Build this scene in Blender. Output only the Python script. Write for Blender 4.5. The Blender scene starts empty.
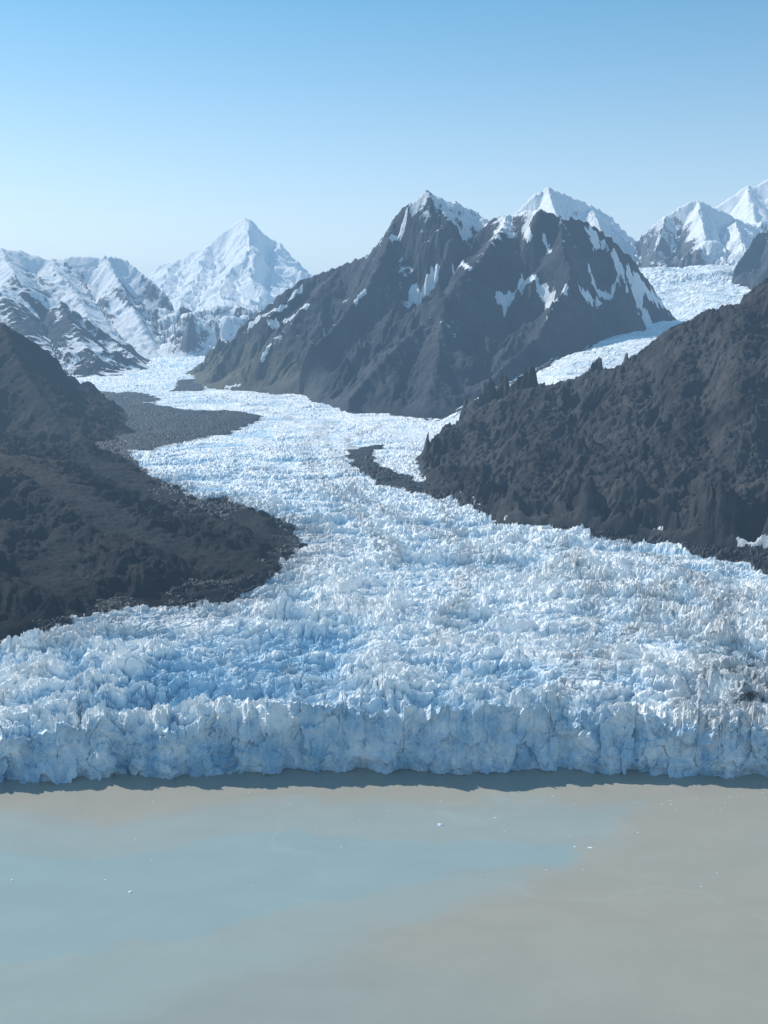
import bpy, math, numpy as np
from mathutils import Vector
rng=np.random.default_rng(7)
sc=bpy.context.scene
# ---------------------------------------------------------------- site geometry (metres)
H=400.0; PITCH=math.radians(10.3); F=1000.0
SUN_AZ=math.radians(-54); SUN_EL=math.radians(42)
CP,SP=math.cos(PITCH),math.sin(PITCH)
def plane_z(Y): return 45.25+0.035*Y
def sdir(px,py):
    u=(px-384)/F; v=(512-py)/F
    dy=CP+v*SP
    return u/dy,(-SP+v*CP)/dy
def at(px,py,Y):
    a,b=sdir(px,py); return (a*Y,Y,H+b*Y)
def g(px,py):
    a,b=sdir(px,py); Y=354.75/(0.035-b); return (a*Y,Y)
def d(px,Y):
    a,b=sdir(px,340); return (a*Y,Y)
# ---------------------------------------------------------------- noise
def hsh(ix,iy,seed):
    h=(ix.astype(np.int64)*374761393+iy.astype(np.int64)*668265263+seed*974634777)&0xffffffff
    h=((h^(h>>13))*1274126177)&0xffffffff
    h=h^(h>>16)
    return h
ANG=np.linspace(0,2*np.pi,256,endpoint=False); GC=np.cos(ANG); GS=np.sin(ANG)
def perlin(x,y,seed=0):
    ix=np.floor(x).astype(np.int64); iy=np.floor(y).astype(np.int64)
    fx=x-ix; fy=y-iy
    def gr(a,b,dx,dy):
        h=hsh(a,b,seed)&255
        return GC[h]*dx+GS[h]*dy
    u=fx*fx*fx*(fx*(fx*6-15)+10); v=fy*fy*fy*(fy*(fy*6-15)+10)
    n00=gr(ix,iy,fx,fy); n10=gr(ix+1,iy,fx-1,fy); n01=gr(ix,iy+1,fx,fy-1); n11=gr(ix+1,iy+1,fx-1,fy-1)
    return ((n00*(1-u)+n10*u)*(1-v)+(n01*(1-u)+n11*u)*v)*1.4
def fbm(x,y,sc_,oc=5,seed=0,gain=.5):
    r=0;a=1;s=0;x=x/sc_;y=y/sc_
    for o in range(oc):
        r=r+a*perlin(x,y,seed+o); s+=a; a*=gain; x=x*2.03+3.1; y=y*2.03+1.7
    return r/s
def ridged(x,y,sc_,oc=5,seed=0,gain=.5):
    r=0;a=1;s=0;x=x/sc_;y=y/sc_
    for o in range(oc):
        n=1-np.abs(perlin(x,y,seed+o))*1.8; r=r+a*n; s+=a; a*=gain; x=x*2.07+3.1; y=y*2.07+1.7
    return r/s
def worley(x,y,seed=0):
    """f1,f2,cell id,tilted-block height"""
    ix=np.floor(x).astype(np.int64); iy=np.floor(y).astype(np.int64)
    f1=np.full(x.shape,9.0); f2=np.full(x.shape,9.0); cid=np.zeros(x.shape);RX=np.zeros(x.shape);RY=np.zeros(x.shape)
    for dx in(-1,0,1):
        for dy in(-1,0,1):
            h=hsh(ix+dx,iy+dy,seed)
            rx=x-(ix+dx+(h&0xff)/255.*.9+.05); ry=y-(iy+dy+((h>>8)&0xff)/255.*.9+.05)
            dd=np.sqrt(rx*rx+ry*ry)
            m=dd<f1
            f2=np.where(m,f1,np.minimum(f2,dd)); cid=np.where(m,((h>>16)&0xff)/255.,cid);RX=np.where(m,rx,RX);RY=np.where(m,ry,RY); f1=np.where(m,dd,f1)
    a=cid*61.7
    return f1,f2,cid,np.cos(a)*RX+np.sin(a)*RY
def sstep(a,b,x):
    t=np.clip((x-a)/(b-a),0,1); return t*t*(3-2*t)
def erosion(x,y,gx,gy,cell,seed):
    px=x/cell;py=y/cell
    ix=np.floor(px).astype(np.int64);iy=np.floor(py).astype(np.int64)
    m=np.sqrt(gx*gx+gy*gy)+1e-6; k=np.minimum(1,m/.25)/m
    dx_=gy*k;dy_=-gx*k
    hh=0;dd=0;ws=0
    for a in(-1,0,1):
        for b in(-1,0,1):
            h=hsh(ix+a,iy+b,seed)
            rx=px-(ix+a+(h&255)/255.);ry=py-(iy+b+((h>>8)&255)/255.)
            w=np.exp(-(rx*rx+ry*ry)*2.2)
            ph=(rx*dx_+ry*dy_)*2*np.pi
            hh=hh+w*np.cos(ph);dd=dd-w*np.sin(ph);ws=ws+w
    hh=hh/ws;dd=dd/ws
    return hh,dd*dx_,dd*dy_
# ---------------------------------------------------------------- polygon helpers
def poly_sd(X,Y,poly):
    P=np.array(poly); n=len(P); best=np.full(X.shape,1e18); ins=np.zeros(X.shape,bool)
    for i in range(n):
        a=P[i];b=P[(i+1)%n]
        ex,ey=b-a; L=ex*ex+ey*ey+1e-9
        t=np.clip(((X-a[0])*ex+(Y-a[1])*ey)/L,0,1)
        best=np.minimum(best,(X-a[0]-t*ex)**2+(Y-a[1]-t*ey)**2)
        if a[1]!=b[1]:
            c=((a[1]>Y)!=(b[1]>Y))&(X<(b[0]-a[0])*(Y-a[1])/(b[1]-a[1])+a[0]); ins^=c
    return np.where(ins,1,-1)*np.sqrt(best)
def line_d(X,Y,pts):
    best=np.full(X.shape,1e18)
    if len(pts)==1:return np.hypot(X-pts[0][0],Y-pts[0][1])
    for a,b in zip(pts[:-1],pts[1:]):
        ex,ey=b[0]-a[0],b[1]-a[1];L=ex*ex+ey*ey+1e-9
        t=np.clip(((X-a[0])*ex+(Y-a[1])*ey)/L,0,1)
        best=np.minimum(best,(X-a[0]-t*ex)**2+(Y-a[1]-t*ey)**2)
    return np.sqrt(best)
def bil(R,x0,x1,y0,y1,X,Y):
    ny,nx=R.shape
    u=np.clip((X-x0)/(x1-x0)*(nx-1),0,nx-1.001);v=np.clip((Y-y0)/(y1-y0)*(ny-1),0,ny-1.001)
    i=u.astype(int);j=v.astype(int);fu=u-i;fv=v-j
    return (R[j,i]*(1-fu)+R[j,i+1]*fu)*(1-fv)+(R[j+1,i]*(1-fu)+R[j+1,i+1]*fu)*fv
def grid_mesh(name,X,Y,Z,attrs,mat,smooth=False):
    nr,nc=X.shape
    me=bpy.data.meshes.new(name)
    co=np.stack([X,Y,Z],-1).reshape(-1,3).astype(np.float32)
    idx=np.arange(nr*nc,dtype=np.int32).reshape(nr,nc)
    q=np.stack([idx[:-1,:-1],idx[:-1,1:],idx[1:,1:],idx[1:,:-1]],-1).reshape(-1)
    nf=len(q)//4
    me.vertices.add(nr*nc);me.vertices.foreach_set('co',co.ravel())
    me.loops.add(nf*4);me.loops.foreach_set('vertex_index',q)
    me.polygons.add(nf);me.polygons.foreach_set('loop_start',np.arange(nf,dtype=np.int32)*4)
    me.update(calc_edges=True)
    me.polygons.foreach_set('use_smooth',np.full(nf,smooth,bool))
    for k,v in attrs.items():
        if v.ndim==3:
            a=me.attributes.new(k,'FLOAT_COLOR','POINT')
            c=np.concatenate([v,np.ones(v.shape[:2]+(1,))],-1).astype(np.float32); a.data.foreach_set('color',c.ravel())
        else:
            a=me.attributes.new(k,'FLOAT','POINT');a.data.foreach_set('value',v.astype(np.float32).ravel())
    me.materials.append(mat)
    ob=bpy.data.objects.new(name,me);sc.collection.objects.link(ob)
    return ob
# ---------------------------------------------------------------- materials
class NT:
    def __init__(s,name):
        s.m=bpy.data.materials.new(name);s.m.use_nodes=True;s.t=s.m.node_tree;s.t.nodes.clear()
        s.out=s.n('ShaderNodeOutputMaterial');s.b=s.n('ShaderNodeBsdfPrincipled');s.l(s.b.outputs[0],s.out.inputs[0])
        s.pos=s.n('ShaderNodeNewGeometry').outputs['Position']
    def n(s,t,**k):
        x=s.t.nodes.new(t)
        for a,b in k.items():setattr(x,a,b)
        return x
    def l(s,a,b):s.t.links.new(a,b)
    def setin(s,i,v):
        if isinstance(v,bpy.types.NodeSocket):s.l(v,i)
        else:i.default_value=v
    def noise(s,scale,detail=6,rough=.6,sc3=(1,1,1),dist=0):
        mp=s.n('ShaderNodeMapping');s.l(s.pos,mp.inputs[0]);mp.inputs['Scale'].default_value=sc3
        x=s.n('ShaderNodeTexNoise');s.l(mp.outputs[0],x.inputs['Vector']);x.inputs['Scale'].default_value=scale
        x.inputs['Detail'].default_value=detail;x.inputs['Roughness'].default_value=rough;x.inputs['Distortion'].default_value=dist
        return x.outputs[0]
    def attr(s,nm,col=False):
        a=s.n('ShaderNodeAttribute',attribute_name=nm);return a.outputs['Color' if col else 'Fac']
    def math(s,op,a,b=0,c=0):
        x=s.n('ShaderNodeMath',operation=op);s.setin(x.inputs[0],a);s.setin(x.inputs[1],b);s.setin(x.inputs[2],c);return x.outputs[0]
    def rng(s,v,a,b,c=0,d_=1):
        x=s.n('ShaderNodeMapRange');s.l(v,x.inputs[0])
        for i,q in zip((1,2,3,4),(a,b,c,d_)):x.inputs[i].default_value=q
        return x.outputs[0]
    def mix(s,f,a,b):
        x=s.n('ShaderNodeMix',data_type='RGBA');s.setin(x.inputs[0],f)
        for i,q in((6,a),(7,b)):
            if isinstance(q,bpy.types.NodeSocket):s.l(q,x.inputs[i])
            else:x.inputs[i].default_value=(*q,1)
        return x.outputs[2]
    def bump(s,h,dist,st=1):
        x=s.n('ShaderNodeBump');x.inputs['Distance'].default_value=dist;x.inputs['Strength'].default_value=st
        s.l(h,x.inputs['Height']);s.l(x.outputs[0],s.b.inputs['Normal'])
def rock_mat(name,c1,c2,c3,snowcol=(.90,.895,.885),scale=1.0,bump=5):
    n=NT(name)
    a=n.noise(.012/scale,9,.68);b=n.noise(.09/scale,6,.7,(1,1,.3))
    col=n.mix(n.rng(a,.36,.64),c1,c2)
    col=n.mix(n.rng(b,.45,.72,0,.6),col,(c1[0]*.45,c1[1]*.45,c1[2]*.48))
    vn=n.noise(.05/scale,6,.7)
    vg=n.rng(n.math('ADD',n.attr('veg'),n.math('MULTIPLY_ADD',vn,.8,-.4)),.3,.8)
    col=n.mix(vg,col,c3)
    sn=n.math('ADD',n.attr('snow'),n.math('MULTIPLY_ADD',n.noise(.05/scale,8,.75),.8,-.4))
    sf=n.rng(sn,.45,.55)
    col=n.mix(sf,col,n.mix(n.rng(n.noise(.01/scale,6,.6),.4,.7),snowcol,(snowcol[0]*.90,snowcol[1]*.93,snowcol[2]*.97)))
    n.l(col,n.b.inputs['Base Color']);n.b.inputs['Roughness'].default_value=.9;n.b.inputs['Specular IOR Level'].default_value=.12
    n.bump(n.noise(.16/scale,9,.78),bump*scale,1)
    return n.m
def ice_mat():
    n=NT('glacier_ice')
    f=n.noise(.09,8,.7);lf=n.noise(.012,6,.65)
    white=n.mix(n.rng(f,.46,.75),(.97,.95,.915),(.80,.835,.85))
    white=n.mix(n.rng(lf,.46,.74,0,.6),white,(.66,.71,.74))
    deep=n.attr('deep')
    col=n.mix(n.rng(n.math('ADD',deep,n.math('MULTIPLY_ADD',f,.6,-.3)),.26,1.0),white,(.30,.51,.66))
    dn=n.noise(.045,8,.72)
    dr=n.math('ADD',n.attr('dirt'),n.math('MULTIPLY_ADD',dn,1.0,-.5))
    dirtc=n.mix(n.rng(n.noise(.12,7,.75),.4,.65),(.008,.009,.012),(.030,.030,.032))
    col=n.mix(n.rng(dr,.08,.42,0,.55),col,(.38,.36,.34))
    col=n.mix(n.rng(dr,.42,.58),col,dirtc)
    n.l(col,n.b.inputs['Base Color']);n.b.inputs['Roughness'].default_value=.6;n.b.inputs['Specular IOR Level'].default_value=.3
    n.bump(n.noise(.5,6,.7),.8,.5)
    return n.m
# ---------------------------------------------------------------- mountains
def make_mountain(name,poly,ridges,srange,yrange,nc,nr,mat,er_cell,er_amp,crag,snow_fn=None,veg_fn=None,patches=(),k=1.1,basez=None,seed=1,warp=0,p=4,cg=.55,envk=.4,blk=1.0,ridk=.9,rid0=.15,bc=1.0):
    P=np.array(poly)
    x0,y0=P.min(0)-250;x1,y1=P.max(0)+250
    n=260
    xs=np.linspace(x0,x1,n);ys=np.linspace(y0,y1,n);RX,RY=np.meshgrid(xs,ys)
    WX,WY=RX,RY
    if warp: WX=RX+warp*fbm(RX,RY,warp*8,3,seed+50);WY=RY+warp*fbm(RX,RY,warp*8,3,seed+60)
    sd=poly_sd(RX+er_cell*.15*fbm(RX,RY,er_cell,3,seed+70),RY+er_cell*.2*fbm(RX,RY,er_cell,3,seed+71),poly)
    num=np.zeros_like(RX);den=np.zeros_like(RX);dmin=np.full(RX.shape,1e18)
    ext=max(x1-x0,y1-y0)
    for r in ridges:
        dmin=np.minimum(dmin,line_d(WX,WY,[(q[0],q[1]) for q in r]))
        for a,b in zip(r[:-1],r[1:]):
            a=np.array(a);b=np.array(b);m=max(2,int(np.linalg.norm((b-a)[:2])/(ext/120)))
            for t in np.linspace(0,1,m,endpoint=False):
                q=a+(b-a)*t;w=1/((WX-q[0])**2+(WY-q[1])**2+(ext/300)**2)**(p/2)
                num+=w*q[2];den+=w
        q=r[-1];w=1/((WX-q[0])**2+(WY-q[1])**2+(ext/300)**2)**(p/2);num+=w*q[2];den+=w
    rz=num/den
    base=plane_z(RY) if basez is None else basez(RX,RY)
    t=np.clip(sd,0,None)/(np.clip(sd,0,None)+dmin+1e-6)
    h=base+(rz-base)*t**k
    h=np.where(sd<0,base+sd*.6-2,h)
    gy,gx=np.gradient(h,ys,xs)
    S=np.linspace(srange[0],srange[1],nc);V=np.linspace(yrange[0],yrange[1],nr)
    Sg,Yg=np.meshgrid(S,V);Xg=Sg*Yg
    args=(x0,x1,y0,y1,Xg,Yg)
    h_=bil(h,*args);GX=bil(gx,*args);GY=bil(gy,*args);SD=bil(sd,*args);DM=bil(dmin,*args)
    env=sstep(0,er_cell*envk,SD)
    rid=sstep(0,er_cell*ridk,DM)
    z=h_.copy();a=1;cell=er_cell;tot=0;cx,cy=GX,GY
    wx=Xg+fbm(Xg,Yg,er_cell*.8,4,seed+3)*er_cell*.35;wy=Yg+fbm(Xg,Yg,er_cell*.8,4,seed+4)*er_cell*.35
    for o in range(5):
        e,ddx,ddy=erosion(wx,wy,cx,cy,cell,seed+o)
        tot=tot+a*e;cx=cx+ddx*a*1.0;cy=cy+ddy*a*1.0;a*=.5;cell*=.5
    z+=env*(rid0+(1-rid0)*rid)*er_amp*(tot-.1)
    z+=env*crag*(ridged(wx,wy,er_cell*1.1,8,seed+20,cg)-.65)*(.2+.8*rid)*2.2
    # faceted rock blocks (joint-bounded buttresses)
    b1=worley(wx/(er_cell*.42*bc),wy/(er_cell*.34*bc),seed+40);b2=worley(wx/(er_cell*.16*bc),wy/(er_cell*.13*bc),seed+41)
    z+=env*blk*crag*(.10+.90*rid)*((b1[2]-.5)*.42+b1[3]*.8-.25*sstep(.12,0,b1[1]-b1[0])+(b2[2]-.5)*.17+b2[3]*.3)
    z+=env*crag*.2*fbm(Xg,Yg,er_cell*.10,4,seed+31,.6)
    vx=np.gradient(Xg,axis=1);vz=np.gradient(z,axis=1)
    uy=np.gradient(Yg,axis=0);uz=np.gradient(z,axis=0);ux=np.gradient(Xg,axis=0)
    nx=-vz*uy;ny=vz*ux-vx*uz;nz=vx*uy;L=np.sqrt(nx*nx+ny*ny+nz*nz);nzn=nz/L
    snow=np.zeros_like(z) if snow_fn is None else snow_fn(Xg,Yg,z,nzn,tot)
    for pt in patches:
        hits=[]
        for (px,py) in pt[:-1]:
            A,B=sdir(px,py);YY=np.linspace(yrange[0],yrange[1],1500);xx=A*YY;zz=H+B*YY
            hz=bil(h,x0,x1,y0,y1,xx,YY);w=np.where((hz>zz))[0]
            if len(w):hits.append((xx[w[0]],YY[w[0]]))
        if hits:
            dl=line_d(Xg,Yg,hits)+fbm(Xg,Yg,pt[-1]*1.5,5,seed+77,.6)*pt[-1]*1.7
            snow=np.maximum(snow,.85*sstep(pt[-1]*1.4,pt[-1]*.1,dl)-.15*tot)
    veg=np.zeros_like(z) if veg_fn is None else veg_fn(Xg,Yg,z,nzn)
    return grid_mesh(name,Xg,Yg,z,{'snow':snow,'veg':veg},mat,True)
near_rock=rock_mat('near_rock',(.030,.029,.032),(.115,.107,.103),(.12,.10,.07),bump=6)
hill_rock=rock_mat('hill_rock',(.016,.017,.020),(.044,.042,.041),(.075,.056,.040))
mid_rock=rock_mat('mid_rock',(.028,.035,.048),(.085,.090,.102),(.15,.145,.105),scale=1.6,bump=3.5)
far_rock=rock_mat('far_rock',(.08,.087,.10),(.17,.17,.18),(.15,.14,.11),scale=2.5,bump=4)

# near-left low moraine hill
make_mountain('moraine_hill',[g(-200,650),g(0,630),g(60,621),g(120,609),g(180,601),g(240,586),g(272,571),g(296,548),g(280,520),g(240,509),g(200,502),g(165,487),g(140,466),g(110,452),g(40,448),g(-100,448),g(-400,449),g(-700,520),g(-600,650)],
 [[at(-400,330,1900),at(-150,410,1880),at(0,453,1850),at(50,474,1750),at(85,498,1600),at(125,530,1420)],[at(0,455,1850),at(90,462,2050),at(150,492,1800),at(215,517,1620),at(275,538,1420)],[at(-150,410,1880),at(-60,520,1500),at(-10,560,1280)],[at(125,530,1420),at(200,557,1290),at(255,560,1290)],[at(60,540,1350),at(60,590,1150)]],
 (-.75,-.06),(950,2450),520,560,hill_rock,80,15,10,veg_fn=lambda X,Y,z,n:.6*sstep(12,50,z-plane_z(Y))*sstep(-200,-450,X),k=.6,seed=11,cg=.6)
# mid-left hillside
make_mountain('rocky_hillside',[g(-500,449),g(-100,449),g(0,448),g(60,450),g(105,448),g(134,432),g(128,412),g(105,396),d(60,3800),d(-300,4000),d(-700,3600)],
 [[at(-600,150,3000),at(-300,210,2950),at(-100,290,2900),at(0,320,2850),at(20,331,2850),at(55,356,2850),at(72,384,2850),at(98,404,2760)],[at(0,320,2850),at(30,380,2620),at(60,425,2430)],[at(-100,290,2900),at(-40,400,2500)]],
 (-.75,-.22),(2150,4100),380,420,hill_rock,160,34,28,veg_fn=lambda X,Y,z,n:.45*sstep(120,20,z-plane_z(Y)),seed=21,
 patches=[[(0,442),(18,446),6]])
# near right ridge
make_mountain('rock_ridge',[g(416,457),g(424,477),g(440,496),g(480,511),g(520,521),g(580,528),g(640,533),g(690,541),g(730,547),g(768,553),g(900,562),g(1100,600),d(1200,3000),d(800,3000),d(560,2750),d(455,2480)],
 [[at(424,447,2230),at(432,437,2250),at(455,430,2250),at(468,410,2250),at(500,399,2230),at(520,392,2210),at(540,383,2200),at(575,378,2180),at(600,368,2150),at(640,361,2100),at(652,343,2100),at(665,330,2100),at(682,324,2100),at(700,312,2080),at(718,310,2070),at(740,299,2050),at(768,283,2050),at(850,250,2050),at(1100,200,2000)],
  [at(640,361,2100),at(628,415,1850),at(610,480,1620)],[at(468,410,2250),at(478,450,1990),at(470,485,1790)],[at(740,299,2050),at(745,390,1720),at(725,495,1520)],[at(548,381,2190),at(540,440,1860),at(530,495,1640)],[at(850,250,2050),at(850,450,1600)],[at(690,320,2085),at(685,410,1760),at(670,500,1560)]],
 (-.02,.8),(1350,3050),900,800,near_rock,150,62,52,k=.55,seed=33,warp=12,cg=.56,envk=.2,blk=1.15,ridk=1.0,rid0=.03,bc=1.25,patches=[[(740,541),(768,543),(800,545),5]])
# central mountain
def c_snow(X,Y,z,n,t): return .30+.34*sstep(560,950,z)+.5*(n-.75)-.18*t+.38*fbm(X,Y,180,5,9,.6)-.35*sstep(420,230,z)
make_mountain('central_mountain',[g(203,388),g(240,391),g(300,395),g(322,404),g(345,410),g(430,419),d(490,2960),d(560,3180),d(650,3560),d(745,4000),d(770,5000),d(560,6200),d(300,6000),d(185,4700)],
 [[at(207,383,4000),at(216,360,4080),at(240,325,4150),at(270,300,4180),at(300,279,4200),at(340,265,4200),at(365,255,4150),at(385,235,4100),at(400,213,4050),at(414,199,4000),at(427,187,4000),at(440,195,4000),at(455,202,4020),at(475,208,4050),at(492,218,4000),at(510,212,3850),at(540,206,3750),at(560,214,3750),at(580,219,3770),at(600,226,3800),at(625,250,3850),at(650,282,3950),at(676,314,4050)],
  [at(510,212,3850),at(480,252,3650),at(450,290,3500),at(400,340,3300),at(345,400,3080)],
  [at(560,214,3750),at(568,270,3500),at(540,330,3280),at(490,380,3060)],
  [at(400,215,4050),at(370,280,3800),at(320,335,3600),at(260,380,3600)],
  [at(600,226,3800),at(622,285,3680),at(640,312,3680)],
  [at(340,265,4200),at(290,320,3950),at(235,375,3850)],[at(440,290,3500),at(435,340,3250),at(430,395,2980)]],
 (-.22,.5),(2700,6200),820,620,mid_rock,250,62,40,snow_fn=c_snow,cg=.55,rid0=.06,
 veg_fn=lambda X,Y,z,n:.66*sstep(0,-500,X)*sstep(560,250,z),
 patches=[[(448,200),(465,212),(485,220),34],[(462,235),(470,225),16],[(404,222),(392,238),16],[(412,282),(436,272),22],[(498,289),(530,282),(566,290),16],[(580,290),(600,302),14],[(590,232),(615,262),(640,290),(668,312),20],[(590,272),(610,296),(650,312),12],[(305,305),(270,325),16],[(325,326),12],[(300,288),(280,310),(250,325),12],[(455,262),(470,270),9],[(240,385),(225,388),8],[(355,300),(365,290),9],[(525,225),(530,240),12],[(545,240),(550,252),9],[(270,345),(262,360),8]],k=1.0,seed=41,warp=35)
# far mountains
def sfn(b,line,r,ns=500,nk=.9): return lambda X,Y,z,n,t: b+.5*sstep(line-r,line+r,z)+nk*(n-.72)-.2*t+.35*fbm(X,Y,ns,5,19,.6)
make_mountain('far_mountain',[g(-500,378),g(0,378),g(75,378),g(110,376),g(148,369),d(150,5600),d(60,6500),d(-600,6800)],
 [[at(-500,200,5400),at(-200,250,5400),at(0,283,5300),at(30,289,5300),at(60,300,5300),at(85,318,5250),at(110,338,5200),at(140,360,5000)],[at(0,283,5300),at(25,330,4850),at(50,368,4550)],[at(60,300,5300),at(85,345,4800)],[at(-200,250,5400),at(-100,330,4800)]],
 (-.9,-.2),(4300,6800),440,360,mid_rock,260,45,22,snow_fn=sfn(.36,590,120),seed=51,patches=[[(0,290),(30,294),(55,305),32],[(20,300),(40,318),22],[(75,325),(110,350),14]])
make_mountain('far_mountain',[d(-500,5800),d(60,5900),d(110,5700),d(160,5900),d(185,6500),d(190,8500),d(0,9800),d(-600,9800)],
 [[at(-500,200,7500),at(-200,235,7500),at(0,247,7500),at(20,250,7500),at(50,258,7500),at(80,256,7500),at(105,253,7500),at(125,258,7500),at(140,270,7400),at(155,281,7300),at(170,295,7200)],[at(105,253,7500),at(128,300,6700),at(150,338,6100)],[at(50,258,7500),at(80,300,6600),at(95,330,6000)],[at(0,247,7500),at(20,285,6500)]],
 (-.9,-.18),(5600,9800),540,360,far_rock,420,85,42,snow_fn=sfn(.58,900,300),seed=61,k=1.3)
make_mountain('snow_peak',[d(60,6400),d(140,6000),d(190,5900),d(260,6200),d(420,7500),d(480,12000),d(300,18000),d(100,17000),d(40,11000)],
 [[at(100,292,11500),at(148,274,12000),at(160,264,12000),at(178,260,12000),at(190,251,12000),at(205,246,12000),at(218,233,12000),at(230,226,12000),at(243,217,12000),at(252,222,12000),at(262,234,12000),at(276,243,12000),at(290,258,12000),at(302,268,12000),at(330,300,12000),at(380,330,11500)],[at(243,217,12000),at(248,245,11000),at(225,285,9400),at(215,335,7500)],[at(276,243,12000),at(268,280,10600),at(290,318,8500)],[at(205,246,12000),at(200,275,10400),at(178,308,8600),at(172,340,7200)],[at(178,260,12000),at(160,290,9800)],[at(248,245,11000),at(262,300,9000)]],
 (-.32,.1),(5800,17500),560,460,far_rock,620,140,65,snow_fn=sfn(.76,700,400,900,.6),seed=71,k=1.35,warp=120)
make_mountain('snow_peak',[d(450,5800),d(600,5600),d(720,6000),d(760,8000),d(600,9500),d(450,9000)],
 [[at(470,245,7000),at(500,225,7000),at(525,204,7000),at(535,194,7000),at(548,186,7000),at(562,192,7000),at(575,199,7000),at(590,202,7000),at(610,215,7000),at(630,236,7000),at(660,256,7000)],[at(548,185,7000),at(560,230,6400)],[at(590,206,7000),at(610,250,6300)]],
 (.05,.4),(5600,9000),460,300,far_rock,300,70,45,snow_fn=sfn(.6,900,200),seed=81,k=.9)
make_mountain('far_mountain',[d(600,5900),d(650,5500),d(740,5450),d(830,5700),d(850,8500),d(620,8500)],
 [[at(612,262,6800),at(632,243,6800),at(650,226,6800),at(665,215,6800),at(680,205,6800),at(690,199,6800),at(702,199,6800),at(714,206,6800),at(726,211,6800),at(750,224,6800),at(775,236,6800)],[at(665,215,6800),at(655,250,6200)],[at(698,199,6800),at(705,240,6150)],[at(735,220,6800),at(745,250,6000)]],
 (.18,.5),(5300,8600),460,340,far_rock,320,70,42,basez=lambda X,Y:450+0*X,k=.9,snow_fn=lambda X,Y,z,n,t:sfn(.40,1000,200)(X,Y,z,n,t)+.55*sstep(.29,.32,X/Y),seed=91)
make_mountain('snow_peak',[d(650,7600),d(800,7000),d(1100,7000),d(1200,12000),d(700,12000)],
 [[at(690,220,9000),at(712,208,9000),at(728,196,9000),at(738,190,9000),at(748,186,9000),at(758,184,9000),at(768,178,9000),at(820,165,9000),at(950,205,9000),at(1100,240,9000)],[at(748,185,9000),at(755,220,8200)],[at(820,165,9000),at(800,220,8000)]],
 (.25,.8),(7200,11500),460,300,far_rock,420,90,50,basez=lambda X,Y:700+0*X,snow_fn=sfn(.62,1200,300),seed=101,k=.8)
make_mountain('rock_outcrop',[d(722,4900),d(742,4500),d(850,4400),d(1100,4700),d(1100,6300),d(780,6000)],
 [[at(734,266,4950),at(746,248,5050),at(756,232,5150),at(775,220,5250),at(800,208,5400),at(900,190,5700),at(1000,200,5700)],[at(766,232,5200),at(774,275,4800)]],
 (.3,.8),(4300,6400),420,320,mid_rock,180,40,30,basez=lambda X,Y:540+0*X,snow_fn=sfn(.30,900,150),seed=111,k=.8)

# ---------------------------------------------------------------- glaciers
ICE=ice_mat()
def seracs(X,Y,B=1.0):
    wx=X+fbm(X,Y,40,4,201)*18;wy=Y+fbm(X,Y,40,4,202)*18
    q1,q2,c0,t0=worley(wx/40,wy/16,209)
    huge=(c0+t0*.9)*sstep(0,.16,q2-q1)
    f1,f2,c,t=worley(wx/15,wy/7.5,203)
    crack=sstep(0.0,.22,f2-f1)
    big=(.15+.85*c**1.3+t*.9)*crack
    g1,g2,c2,t2=worley(wx/6.4+.3,wy/3.8+.1,204)
    med=(.1+.9*c2**1.5+t2*.9)*sstep(0,.25,g2-g1)
    k1,k2,c3,t3=worley(wx/2.9,wy/2.3,205)
    sm=c3+t3
    # crevasse rows arc across the flow, convex toward the terminus
    ya=Y+.00040*X*X+fbm(X,Y,150,3,208)*26
    band=ridged(X*.26+fbm(X,Y,200,2,207)*40,ya,64,5,206,.52)
    row=ridged(X*.22+fbm(X,Y,90,2,211)*10,ya,27,3,210,.45)
    cut=sstep(.74,.93,row)
    h=6.5*huge+5.2*big+2.1*med+.7*sm+30*(band-.7)*B-10*cut*B
    return h-5,np.clip(1.12-(big*.65+med*.4+huge*.45)-1.7*(band-.65)+.55*cut,0,1)
debris=[([g(80,453),g(150,449),g(225,434),g(262,418),g(240,411),g(180,409),g(140,404),g(100,400)],1.0,24),
 ([g(85,404),g(150,404),g(160,399),g(140,393),g(90,391)],.9,20),
 ([g(170,392),g(203,390),g(203,378),g(180,380)],.85,15),
 ([g(300,393),g(345,409),g(425,420),g(440,418),g(350,400)],.9,12),
 ([g(347,450),g(385,444),g(370,455),g(380,467),g(440,489),g(486,508),g(436,501),g(388,486),g(357,470)],1.0,9),
 ([g(430,489),g(480,508),g(560,524),g(640,531),g(700,539),g(768,550),g(900,565),g(900,598),g(768,574),g(740,559),g(700,548),g(640,536),g(560,527),g(480,512)],1.0,7),
 ([g(0,633),g(120,611),g(200,602),g(265,580),g(305,548),g(286,517),g(235,507),g(190,500),g(150,476),g(120,449),g(60,470),g(60,560),g(-100,600),g(-200,655)],.92,26)]
streaks=[([g(768,590),g(735,600),g(705,640),g(690,700)],12,.38),([g(800,640),g(745,650),g(720,665)],18,.46),([g(800,668),g(750,672),g(715,690),g(705,712)],16,.43),([g(690,575),g(650,600),g(600,660)],11,.38),([g(560,535),g(600,600),g(560,690)],11,.35),([g(800,700),g(740,715)],14,.42),([g(440,500),g(470,560),g(440,640)],10,.32),([g(330,420),g(300,450),g(340,500),g(400,560)],12,.32),([g(380,425),g(345,440),g(352,450)],9,.42),([g(220,395),g(320,430),g(360,500),g(500,560),g(700,600)],12,.31),([g(620,540),g(700,580),g(740,640)],12,.37)]
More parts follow.
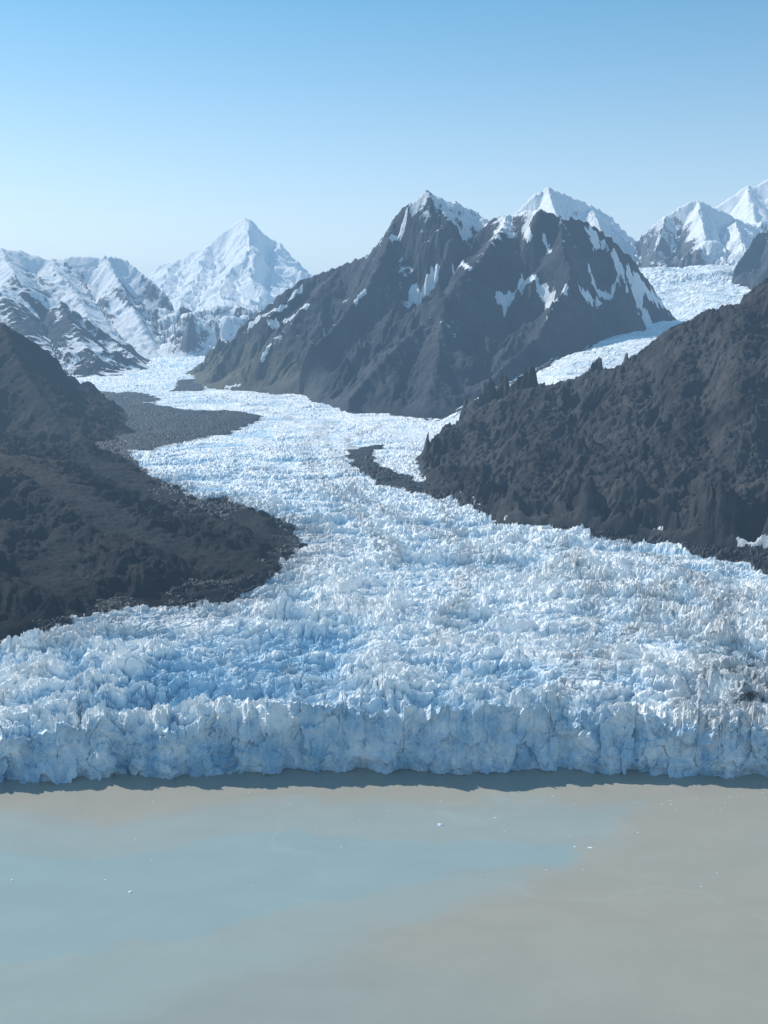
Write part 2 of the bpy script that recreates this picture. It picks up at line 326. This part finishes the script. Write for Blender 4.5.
def dirt_field(X,Y):
    D=np.zeros_like(X);wx=X+fbm(X,Y,50,5,301)*24;wy=Y+fbm(X,Y,60,5,302)*44
    for poly,a,s in debris:
        D=np.maximum(D,a*sstep(-s,s*.6,poly_sd(wx,wy,poly)))
    sx=X+fbm(X,Y,50,4,303)*30;sy=Y+fbm(X,Y,40,5,304)*40
    for ln,r,a in streaks:
        D=np.maximum(D,a*sstep(r*2.6,0,line_d(sx,sy,ln)))
    D=np.maximum(D,.34*sstep(40,330,X)*sstep(1700,1000,Y)*sstep(-.3,.4,fbm(X,Y,60,5,305,.6)))
    D=np.maximum(D,.23*sstep(.05,.5,fbm(X*1.6,Y*.6,60,5,306,.6)))
    D=np.maximum(D,.38*sstep(-90,5,-line_d(wx,wy,[g(150,476),g(190,500),g(235,507),g(300,520),g(318,548),g(268,585),g(200,608),g(60,626)])))
    return D
S=np.concatenate([np.linspace(-.95,-.46,70,endpoint=False),np.linspace(-.46,.46,1200),np.linspace(.46,.95,71)[1:]])
Yt=np.concatenate([1/np.linspace(1/850,1/5000,820),np.linspace(5000,9500,60)[1:]])
Y0=850.
xf=S*Y0
front_x=[-900,-350,-250,-60,100,230,350,900];front_y=[800,838,850,862,862,858,848,830]
top_x=[-900,-350,-255,-80,50,200,290,350,900];top_z=[37,40,51,58,64,57,48,41,37]
yf=np.interp(xf,front_x,front_y)+15*fbm(xf,xf*0,110,4,401)+3*fbm(xf,xf*0+9,16,3,402)
f1,f2,c,t=worley(xf/15,xf*0+.5,404);e1,e2,cc,te=worley(xf/5.5,xf*0+.5,406)
ft=np.interp(xf,top_x,top_z)+17*fbm(xf,xf*0+3,75,5,403,.6)+(c-.5)*8+t*6-2+(cc-.5)*3+te*2.6+.8*fbm(xf,xf*0+7,6,4,405)
NC=220
T=np.linspace(0,1,NC)
Tg,Xc=np.meshgrid(T,xf,indexing='ij')
zc=Tg*62
wz=zc+fbm(Xc,zc,22,4,410)*14;wxx=Xc+fbm(Xc,zc,18,4,409)*9
f1,f2,c,t=worley(wxx/19,wz/28+5,411);fl=(c-.5)*7+t*5
g1,g2,c2,t2=worley(wxx/6,wz/9+5,412);fl2=(c2-.5)*1.5+t2*1.8
disp=fl+fl2+14*(.65-ridged(wxx,wz*.5,52,6,413,.48))+1.3*fbm(Xc,zc,5,4,414,.6)+1.2*ridged(Xc*.25,zc,9,3,415)
disp=disp*(1-.15*Tg)+7*sstep(.06,.015,Tg)+10*Tg**2
Yc=yf[None,:]+disp
offs=Yc[-1]-Y0
Ys=Yt[:,None]+offs[None,:]*np.exp(-(Yt[:,None]-Y0)/110)
Xs=S[None,:]*Ys
sh,dp=seracs(Xs,Ys)
DI=dirt_field(Xs,Ys)
farfade=1-.70*sstep(1250,2700,Ys)
rough=np.clip(.82+1.1*fbm(Xs,Ys,150,4,420),.3,1.6)*farfade*(1-.35*sstep(.35,.8,DI))
dY=Yt[:,None]-Y0
edge=sstep(-2,9,dY)
zs=plane_z(Ys)-(plane_z(Y0)-ft[None,:])*np.exp(-dY/120)+9*fbm(Xs,Ys,230,3,421)*sstep(850,1100,Ys)
crest=ft-np.interp(xf,top_x,top_z)
zs=zs-crest[None,:]*(np.exp(-dY/120)-np.exp(-dY/14))
zs=zs+sh*rough*edge+DI*3+sh*.25*edge*sstep(110,20,dY)
deep=np.clip(dp*.95+.35*fbm(Xs,Ys,130,4,430)+.26*sstep(250,-350,Xs)-.28-.2*sstep(1500,3000,Ys),0,1)
zc2=Tg*zs[0][None,:]-3*(1-Tg)
Xc2=S[None,:]*Yc
dc=.80+.95*fbm(Xc2*1.1,zc2*.9,30,6,431,.6)-.25*Tg
dirtc=.95*sstep(.05,.02,Tg)+.22*sstep(.3,.0,Tg)+.36*sstep(100,330,Xc2)*sstep(-.1,.5,fbm(Xc2,zc2*2,40,4,433))
X=np.concatenate([Xc2[:-1],Xs]);Y=np.concatenate([Yc[:-1],Ys]);Z=np.concatenate([zc2[:-1],zs])
grid_mesh('glacier',X,Y,Z,{'dirt':np.concatenate([dirtc[:-1],DI]),'deep':np.concatenate([np.clip(dc,0,1)[:-1],deep])},ICE)
# tributary glacier & upper icefall
pts=[at(430,424,2780),at(400,424,2780),at(470,406,2900),at(500,386,3000),at(560,355,3220),at(600,338,3460),at(640,322,3780),at(690,311,4200),at(768,293,4500),at(700,290,4750),at(768,272,5300),at(705,268,5250),at(650,273,5200),at(900,262,5200),at(560,270,5200)]
pts+=[(*d(384,2500),100),(*d(500,2450),95),(*d(650,2500),120),(*d(900,2600),150),(*d(380,3000),60),(*d(450,3500),120),(*d(520,3600),200),(*d(560,4200),300),(*d(900,3600),330),(*d(600,6500),700),(*d(750,6500),790),(*d(900,6500),790),(*d(500,6500),500),(*d(700,7600),760),(*d(900,7600),760)]
PT=np.array(pts);N=len(PT)
D=np.hypot(PT[:,None,0]-PT[None,:,0],PT[:,None,1]-PT[None,:,1])
A=np.zeros((N+3,N+3));A[:N,:N]=D;A[:N,N]=1;A[:N,N+1:]=PT[:,:2];A[N,:N]=1;A[N+1:,:N]=PT[:,:2].T
W=np.linalg.solve(A,np.concatenate([PT[:,2],[0,0,0]]))
Sg,Yg=np.meshgrid(np.linspace(.0,.75,560),1/np.linspace(1/2450,1/7600,500));Xg=Sg*Yg
z=W[N]+W[N+1]*Xg+W[N+2]*Yg
for i in range(N):z=z+W[i]*np.sqrt((Xg-PT[i,0])**2+(Yg-PT[i,1])**2+60**2)
sh,dp=seracs(Xg*.4,Yg*.4,.5)
z=z+sh*.8*(.6+.8*fbm(Xg,Yg,400,3,503))+14*fbm(Xg,Yg,300,5,500)+50*sstep(3600,4600,Yg)*(ridged(Xg*.6,Yg,300,5,504)-.6)
ml=[at(440,416,2880),at(520,388,3060),at(600,352,3450)]
DT=.7*sstep(28,8,line_d(Xg+fbm(Xg,Yg,100,3,501)*30,Yg,[(a[0],a[1]) for a in ml]))+.34*sstep(.0,.5,fbm(Xg*2,Yg*.4,150,5,502))
grid_mesh('tributary_glacier',Xg,Yg,z,{'dirt':DT,'deep':np.clip(dp*.5,0,1)},ICE)

# ---------------------------------------------------------------- water
def wat_pt(px,py):
    a,b=sdir(px,py);Yw=-H/b;return (a*Yw,Yw)
xs=np.concatenate([np.linspace(-9000,-620,30,endpoint=False),np.linspace(-620,620,520),np.linspace(620,9000,31)[1:]])
ys=np.concatenate([np.linspace(-6000,380,30,endpoint=False),np.linspace(380,900,360)])
XW,YW=np.meshgrid(xs,ys)
wx=XW+fbm(XW,YW,160,5,600)*70+fbm(XW,YW,30,5,603)*12;wy=YW+fbm(XW,YW,160,5,601)*40+fbm(XW,YW,30,5,604)*9
turq=[wat_pt(-500,808),wat_pt(0,812),wat_pt(200,806),wat_pt(400,800),wat_pt(640,800),wat_pt(640,835),wat_pt(560,860),wat_pt(520,890),wat_pt(400,925),wat_pt(300,965),wat_pt(150,1024),wat_pt(0,1100),wat_pt(-500,1200)]
m=sstep(-16,24,poly_sd(wx,wy,turq))
core=[wat_pt(-400,850),wat_pt(0,850),wat_pt(250,835),wat_pt(590,838),wat_pt(600,850),wat_pt(480,870),wat_pt(330,905),wat_pt(200,950),wat_pt(-400,960)]
m2=sstep(-4,8,poly_sd(wx,wy,core))
tan=np.array([.345,.318,.258]);bl=np.array([.305,.350,.322]);bl2=np.array([.268,.352,.345]);gy_=np.array([.292,.312,.278])
lowmix=sstep(640,540,YW)*sstep(350,-200,XW)
c=tan*(1-lowmix[...,None])+gy_*lowmix[...,None]
c=c*(1-m[...,None]*.85)+bl*m[...,None]*.85
c=c*(1-m2[...,None]*.75)+bl2*m2[...,None]*.75
c=c*(1+.10*fbm(wx,wy*2.5,80,6,606,.6))[...,None]
st=np.exp(-(np.abs(fbm(wx,wy*1.6,260,3,611))*60)**2)*sstep(0,.35,fbm(XW,YW,260,2,612))
c=c+(st*.02)[...,None]
n=NT('silty_water')
n.l(n.attr('wcol',True),n.b.inputs['Base Color']);n.b.inputs['Roughness'].default_value=.25;n.b.inputs['IOR'].default_value=1.33
n.bump(n.noise(.35,6,.6,(1,2,1)),.3,.45)
grid_mesh('water',XW,YW,XW*0,{'wcol':c},n.m)
gm=NT('bedrock');gm.l(gm.mix(gm.noise(.01),(.08,.078,.075),(.14,.13,.12)),gm.b.inputs['Base Color'])
gx,gy2=np.meshgrid(np.linspace(-30000,30000,40),np.linspace(-15000,40000,40))
grid_mesh('ground',gx,gy2,gx*0-22,{},gm.m)
# ---------------------------------------------------------------- floating ice bits
import bmesh
bm=bmesh.new()
spots=[(440,825,2.0),(130,892,1.5),(590,848,1.2),(575,847,.9),(12,880,1.1)]
for i in range(80):
    spots.append((rng.uniform(0,768),rng.choice([rng.uniform(786,830),rng.uniform(790,900)]),rng.uniform(.2,.7)**1.3))
for px,py,s in spots:
    x,y=wat_pt(px,py)
    r=bmesh.ops.create_icosphere(bm,subdivisions=1,radius=s)
    st=rng.uniform(.8,2.2)
    for v in r['verts']:
        v.co=Vector((v.co.x*st*rng.uniform(.7,1.3)+x,v.co.y*rng.uniform(.7,1.3)+y,max(-.3,v.co.z*.6*rng.uniform(.5,1.3))))
me=bpy.data.meshes.new('ice_floes');bm.to_mesh(me);bm.free()
fm=NT('floe_ice');fm.l(fm.mix(fm.noise(.8),(.85,.89,.92),(.6,.78,.88)),fm.b.inputs['Base Color']);me.materials.append(fm.m)
sc.collection.objects.link(bpy.data.objects.new('ice_floes',me))
# ---------------------------------------------------------------- atmosphere (homogeneous volume, its emission stands in for scattered air-light)
bm=bmesh.new();bmesh.ops.create_cube(bm,size=1)
for v in bm.verts:v.co=Vector((v.co.x*56000,v.co.y*50000+12000,(v.co.z+.5)*1840-40))
me=bpy.data.meshes.new('atmosphere_haze_glow');bm.to_mesh(me);bm.free()
hm=bpy.data.materials.new('haze_glow');hm.use_nodes=True;t=hm.node_tree;t.nodes.clear()
o=t.nodes.new('ShaderNodeOutputMaterial');va=t.nodes.new('ShaderNodeVolumeAbsorption');va.inputs['Color'].default_value=(0,0,0,1)
BETA=5.8e-5;va.inputs['Density'].default_value=BETA
em=t.nodes.new('ShaderNodeEmission');em.inputs['Color'].default_value=(.34,.58,.88,1);em.inputs['Strength'].default_value=BETA  # self-glow imitates daylight scattered by the hazy air
ad=t.nodes.new('ShaderNodeAddShader');t.links.new(va.outputs[0],ad.inputs[0]);t.links.new(em.outputs[0],ad.inputs[1])
t.links.new(ad.outputs[0],o.inputs['Volume']);me.materials.append(hm)
sc.collection.objects.link(bpy.data.objects.new('atmosphere_haze_glow',me))
# ---------------------------------------------------------------- sky, sun, camera
w=bpy.data.worlds.new('World');sc.world=w;w.use_nodes=True
nt=w.node_tree;bg=nt.nodes['Background'];sky=nt.nodes.new('ShaderNodeTexSky');sky.sky_type='NISHITA';sky.sun_disc=False
sky.sun_elevation=SUN_EL;sky.sun_rotation=SUN_AZ;sky.altitude=0;sky.dust_density=.3;sky.air_density=1.0;sky.ozone_density=1.0
tc=nt.nodes.new('ShaderNodeTexCoord');sx=nt.nodes.new('ShaderNodeSeparateXYZ');nt.links.new(tc.outputs['Generated'],sx.inputs[0])
mr=nt.nodes.new('ShaderNodeMapRange');nt.links.new(sx.outputs[2],mr.inputs[0]);mr.inputs[1].default_value=.04;mr.inputs[2].default_value=.32
tt=nt.nodes.new('ShaderNodeMix');tt.data_type='RGBA';nt.links.new(mr.outputs[0],tt.inputs[0]);tt.inputs[6].default_value=(1.65,1.38,1.25,1);tt.inputs[7].default_value=(.42,.95,1.05,1)
tn=nt.nodes.new('ShaderNodeMix');tn.data_type='RGBA';tn.blend_type='MULTIPLY';tn.inputs[0].default_value=1
nt.links.new(sky.outputs[0],tn.inputs[6]);nt.links.new(tt.outputs[2],tn.inputs[7]);nt.links.new(tn.outputs[2],bg.inputs[0]);bg.inputs[1].default_value=.122
sd=Vector((math.sin(SUN_AZ)*math.cos(SUN_EL),math.cos(SUN_AZ)*math.cos(SUN_EL),math.sin(SUN_EL)))
L=bpy.data.lights.new('sun','SUN');L.energy=5.0;L.angle=math.radians(.5);L.color=(1,.975,.93)
lo=bpy.data.objects.new('sun',L);lo.rotation_euler=sd.to_track_quat('Z','Y').to_euler();sc.collection.objects.link(lo)
cam=bpy.data.cameras.new('camera');cam.sensor_fit='VERTICAL';cam.sensor_height=36;cam.sensor_width=27;cam.lens=36*F/1024
cam.clip_start=1;cam.clip_end=100000
co=bpy.data.objects.new('camera',cam);co.location=(0,0,H);co.rotation_euler=(math.pi/2-PITCH,0,0);sc.collection.objects.link(co);sc.camera=co
sc.view_settings.view_transform='Standard';sc.view_settings.look='None';sc.view_settings.exposure=0
